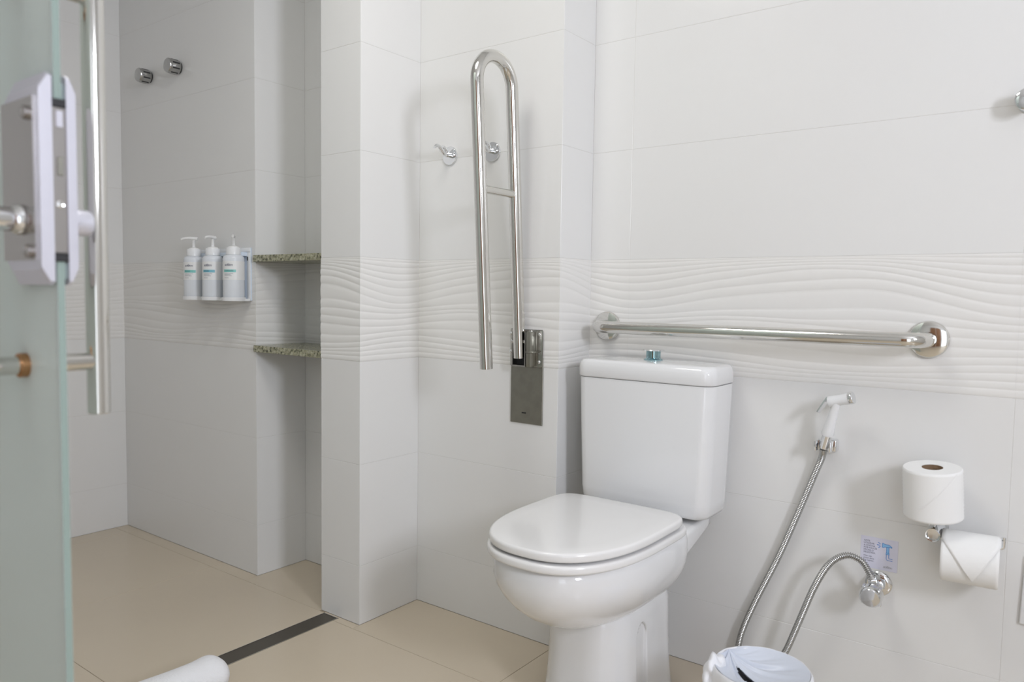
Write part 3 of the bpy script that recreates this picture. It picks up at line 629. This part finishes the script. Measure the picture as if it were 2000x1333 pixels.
# loose end of the sheet running obliquely around the roll
v = []; n_ = 16
for k in range(n_+1):
    t_ = k/n_; a = -1.05+1.35*t_; z_ = 0.024+0.079*t_
    for dz, e_ in ((0, 0.0006), (0.0016, 0.0011), (0.0030, 0.0006)): v.append(((0.0558+e_)*math.cos(a-0.85), (0.0558+e_)*math.sin(a-0.85), z_+dz))
MB().add(v, [(3*k+j, 3*k+3+j, 3*k+4+j, 3*k+1+j) for k in range(n_) for j in (0, 1)]).build('loose_edge', M['paper'], up_, True)
lo_ = empty('toilet_roll', (-0.2075, PY+0.002, 0.4425)); lo_.rotation_euler.z = math.radians(3.5); tag(lo_, 'toilet roll on the horizontal arm with its sheet folded to a point', 'toilet roll', 'toilet rolls on the holder')
RR = 0.0520
m_ = roll('paper', RR, 0.0195, 0.102); m_.v = [(z, x, y) for x, y, z in m_.v]; 
lo_r = m_.build('paper', M['paper'], lo_, True, 40)
MB().lathe([(0.0195, 0.0005), (0.0195, 0.1015), (0.0185, 0.1015), (0.0185, 0.0005), (0.0195, 0.0005)], (0, 0, 0), (1, 0, 0), 40, False).build('core', M['card'], lo_, True, 40)
# folded sheet: from the top of the roll down its front, tapering to a point
v = []; f = []; na, nx = 22, 12; e_ = 0.0012
for i in range(na+1):
    t_ = i/na; a = math.radians(115-150*t_)              # 90 = straight up, 0 = towards the room
    taper = max(0.0, (t_-0.42)/0.58); wdt = 0.104*(1-taper); xm = 0.052+0.006*taper
    for j in range(nx+1):
        x_ = xm+wdt*(j/nx-0.5); rr_ = RR+e_+0.0015*taper
        v.append((x_, -rr_*math.cos(a), rr_*math.sin(a)))
f = [(i*(nx+1)+j, (i+1)*(nx+1)+j, (i+1)*(nx+1)+j+1, i*(nx+1)+j+1) for i in range(na) for j in range(nx)]
fs_ = MB().add(v, f).build('folded_sheet', M['paper'], lo_, True)
so = fs_.modifiers.new('thickness', 'SOLIDIFY'); so.thickness = 0.0012; so.offset = 1

# ------------------------------------------------------------------ waste bin with liner
bn = empty('waste_bin', (-0.465, -0.413, 0)); tag(bn, 'small waste bin with a knotted white liner beside the toilet', 'waste bin')
BRt, BH = 0.090, 0.247
MB().lathe([(0.068, 0), (0.072, 0.003), (0.090, BH-0.01), (0.092, BH-0.004), (0.090, BH), (0.087, BH-0.004), (0.069, 0.006), (0.002, 0.005)], (0, 0, 0), (0, 0, 1), 48).build('bucket', M['bin'], bn, True, 40)
def wr(a, k1=0): return math.sin(a*7+k1)*0.5+math.sin(a*13+1.7+k1)*0.3+math.sin(a*23+0.6)*0.2
KA = math.radians(159); KB = math.radians(200)                                   # side where the liner is knotted
v = []; f = []; seg = 120
prof = [(0.1085, 0.120, 1.0), (0.1080, 0.165, 1.0), (0.1070, 0.205, 0.9), (0.1060, 0.232, 0.7), (0.1050, 0.246, 0.45), (0.1015, 0.2505, 0.3), (0.0975, 0.248, 0.4), (0.0920, 0.236, 0.8), (0.0860, 0.200, 1.0), (0.0800, 0.150, 1.2)]
for r_, z_, k_ in prof:
    for j in range(seg):
        a = 2*PI*j/seg; d_ = r_-0.0105+wr(a)*0.0026*k_; v.append((d_*math.cos(a), d_*math.sin(a), z_+wr(a, 2)*0.003*(k_ if z_ < 0.2 else 0.2)))
n_ = len(prof); f = [(i*seg+j, i*seg+(j+1) % seg, (i+1)*seg+(j+1) % seg, (i+1)*seg+j) for i in range(n_-1) for j in range(seg)]
lin = MB().add(v, f).build('liner', M['bag'], bn, True, 80)
# mouth of the liner drawn across the rim from the knot, leaving a slit
kx, ky, kz = 0.083*math.cos(KA), 0.083*math.sin(KA), 0.2535
v = []; nu, nv = 32, 84
a0, a1 = math.radians(-150), math.radians(150)
idx = {}
for i in range(nu+1):
    t_ = i/nu
    for j in range(nv+1):
        a = KA+math.radians(18)+(2*PI-math.radians(36))*j/nv
        ex, ey, ez = 0.0895*math.cos(a), 0.0895*math.sin(a), 0.2505
        x_ = kx+(ex-kx)*t_; y_ = ky+(ey-ky)*t_; sag = 0.026*math.sin(PI*t_**0.75)*(0.25+0.75*math.sin(PI*j/nv))
        z_ = kz+(ez-kz)*t_-sag+(0.0042*math.sin(j*0.62+0.8)+0.0022*math.sin(j*1.37+t_*2))*math.sin(PI*min(1, t_*1.05)**0.7)*(0.6+0.4*math.sin(j*0.23+1))
        v.append((x_, y_, z_))
f = []
for i in range(nu):
    for j in range(nv):
        if abs(j-30) <= 2.7*(1-((i-13.5)/7.0)**2): continue
        f.append((i*(nv+1)+j, (i+1)*(nv+1)+j, (i+1)*(nv+1)+j+1, i*(nv+1)+j+1))
MB().add(v, f).build('liner_mouth', M['bagfilm'], lin, True, 80)
# crumpled knot
kn = MB(); bm = bmesh.new(); bmesh.ops.create_icosphere(bm, subdivisions=4, radius=1)
for q in bm.verts:
    c = q.co.copy(); r_ = 1+0.10*math.sin(c.x*4+c.y*3)*math.sin(c.z*4+1)+0.06*math.sin(c.y*9+c.z*3+c.x*4)+0.03*math.sin(c.y*17+c.z*5)
    q.co = Vector((c.x*0.019*r_, c.y*0.040*r_, c.z*0.040*r_))
    if c.z < 0: q.co.z *= 1.5
bm.verts.index_update()
kn.add([(q.co+Vector((0.090*math.cos(KB), 0.090*math.sin(KB)+0.006, 0.220)))[:] for q in bm.verts], [[q.index for q in p.verts] for p in bm.faces]); bm.free()
kn.build('knot', M['bag'], lin, True, 80)

# ------------------------------------------------------------------ access cover at the right edge
MBp = MB().bbox((0, -0.007, 0), (0.18, -0.0003, 0.145), 0.003, 3).build('access_cover', M['plastic'], None, True); MBp.location = (-0.0700, 0, 0.3075); MBp.rotation_euler.y = math.radians(2.0)
tag(MBp, 'white wall cover plate cut by the right picture edge', 'wall plate')

# ------------------------------------------------------------------ rolled towel on the shower floor
tw = empty('rolled_towel', (-1.680, -0.812, 0)); tag(tw, 'white rolled towel lying across the floor drain', 'towel')
path = catmull([(x, y, 0.046) for x, y in [(0.043, -0.030), (0.040, -0.10), (0.034, -0.20), (0.030, -0.30), (0.026, -0.42), (0.024, -0.52)]], 10)
rr = []; seg = 44
L_ = len(path)
for i, p in enumerate(path):
    t_ = i/(L_-1); s_ = 1.0-0.12*min(1, t_*5)
    if i < 6: s_ *= math.sqrt(max(0.02, 1-((6-i)/6.4)**2))
    ring = []
    for j in range(seg):
        a = 2*PI*j/seg; q = s_*(1+0.02*math.sin(3*a+i*0.3)); x_ = 0.056*q*math.cos(a); z_ = 0.046*q*math.sin(a)
        if a > 5.2 and a < 5.45: x_ *= 1.05
        ring.append((p.x+x_, p.y, max(0.0015, 0.046+z_)))
    rr.append(ring)
MB().rings(rr).build('roll', M['towel'], tw, True, 70)

# ------------------------------------------------------------------ glass door with lock and pull handles
GY0, GY1, GX = -1.4985, -1.4905, -0.9050
door = empty('door_1', (GX, GY0, 0)); tag(door, 'frosted glass door with steel pull handle and lock at the left edge', kind='structure')
DO = Vector((GX, GY0, 0)); D = lambda x, y, z: Vector((x, y, z))-DO
gk = MB().box(D(-0.99, GY0-0.0036, 0.985), D(GX-0.004, GY0-0.0002, 1.20)).box(D(-0.99, GY1+0.0002, 0.985), D(GX-0.004, GY1+0.0031, 1.20)).build('gasket', M['glassedge'], door)
gp = MB().box(D(-1.75, GY0, 0.008), D(GX-0.0006, GY1, 2.12)).build('glass_pane', M['frost'], door)
MB().bbox(D(GX-0.0006, GY0+0.0003, 0.008), D(GX, GY1-0.0003, 2.12), 0.0002, 1).build('glass_edge', M['glassedge'], gp)
HX, HZ0, HZ1 = -0.9950, 0.8830, 1.3330
for sgn, yg in ((1, GY1), (-1, GY0)):
    yb_ = yg+sgn*0.0745
    hb = MB().lathe([(0.0125, 0), (0.0135, 0.001), (0.0135, 0.669), (0.0125, 0.67)], D(HX, yb_, 0.816), (0, 0, 1), 28).build('pull_bar', M['steel'], door, True, 40)
    for z_ in (HZ0, HZ1):
        MB().tube([D(HX, yg, z_), D(HX, yb_, z_)], 0.0108, 20).build('post', M['steel'], hb, True, 60)
        MB().lathe([(0.0145, 0), (0.0145, 0.008), (0.012, 0.010)], D(HX, yg, z_), (0, sgn, 0), 24).build('ring', M['copper'], hb, True, 35)
# lock: a cheek on each face, forend between them on the door edge
def cheek(y0, y1, name, prnt):
    zc0, zc1, k = 0.978, 1.208, 0.016
    prof = [(GX+0.004, zc0+0.004), (GX+0.004, zc1-0.004), (GX-0.002, zc1), (-0.985, zc1), (-1.000, zc1-0.012), (-1.000, zc0+0.012), (-0.985, zc0), (-0.002+GX, zc0)]
    out = y0 if abs(y0-(GY0+GY1)/2) > abs(y1-(GY0+GY1)/2) else y1; inn = y1 if out == y0 else y0
    md_ = inn+(out-inn)*0.35
    cz = (zc0+zc1)/2; cx_ = (GX-1.0)/2
    sh = [(x+(0 if x > GX-0.01 else 0.006), cz+(z-cz)*0.86) for x, z in prof]
    return MB().rings([[D(x, inn, z) for x, z in prof], [D(x, md_, z) for x, z in prof], [D(x, out, z) for x, z in sh]]).build(name, M['lockwhite'], prnt)
lk = cheek(GY0-0.0170, GY0-0.0035, 'lock_case', door); cheek(GY1+0.0030, GY1+0.0130, 'lock_cheek', lk)
MB().box(D(-0.998, GY0-0.0185, 1.005), D(-0.912, GY0-0.0171, 1.182)).build('face_plate', M['locksteel'], lk)
MB().bbox(D(GX-0.001, GY0-0.0034, 1.013), D(GX+0.0025, GY1+0.0029, 1.172), 0.0006, 1).build('forend', M['locksteel'], lk)
for z_ in (1.0085, 1.1765): MB().bbox(D(GX-0.001, GY0-0.0042, z_-0.0045), D(GX+0.0035, GY1+0.0038, z_+0.0045), 0.001, 1).build('seal', M['dark'], lk)
MB().bbox(D(GX+0.0025, GY0+0.0005, 1.150), D(GX+0.0045, GY1-0.0005, 1.168), 0.0005, 1).build('latch', M['lockwhite'], lk)
MB().bbox(D(GX+0.0025, GY0+0.001, 1.098), D(GX+0.0042, GY1-0.001, 1.118), 0.0005, 1).build('bolt', M['brushed'], lk)
MB().lathe([(0.0042, 0), (0.0042, 0.001), (0.003, 0.0018), (0.001, 0.0012)], D(GX+0.0025, (GY0+GY1)/2, 1.0665), (1, 0, 0), 18).build('screw', M['chrome'], lk, True)
for z_ in (1.015, 1.165): MB().lathe([(0.0075, 0), (0.0075, 0.004), (0.005, 0.006), (0.001, 0.0062)], D(-0.928, GY0-0.0185, z_), (0, -1, 0), 20).build('cap_screw', M['locksteel'], lk, True)
MB().lathe([(0.0165, 0), (0.0175, 0.002), (0.0165, 0.006), (0.0135, 0.010), (0.0135, 0.034), (0.0150, 0.036), (0.0150, 0.046), (0.0135, 0.048)], D(-0.950, GY0-0.0185, 1.050), (0, -1, 0), 28).build('thumb_turn', M['chrome'], lk, True, 35)
MB().lathe([(0.0150, 0), (0.0150, 0.022), (0.0135, 0.025), (0.002, 0.0255)], D(-0.930, GY1+0.0130, 1.050), (0, 1, 0), 28).build('cylinder', M['lockwhite'], lk, True, 35)
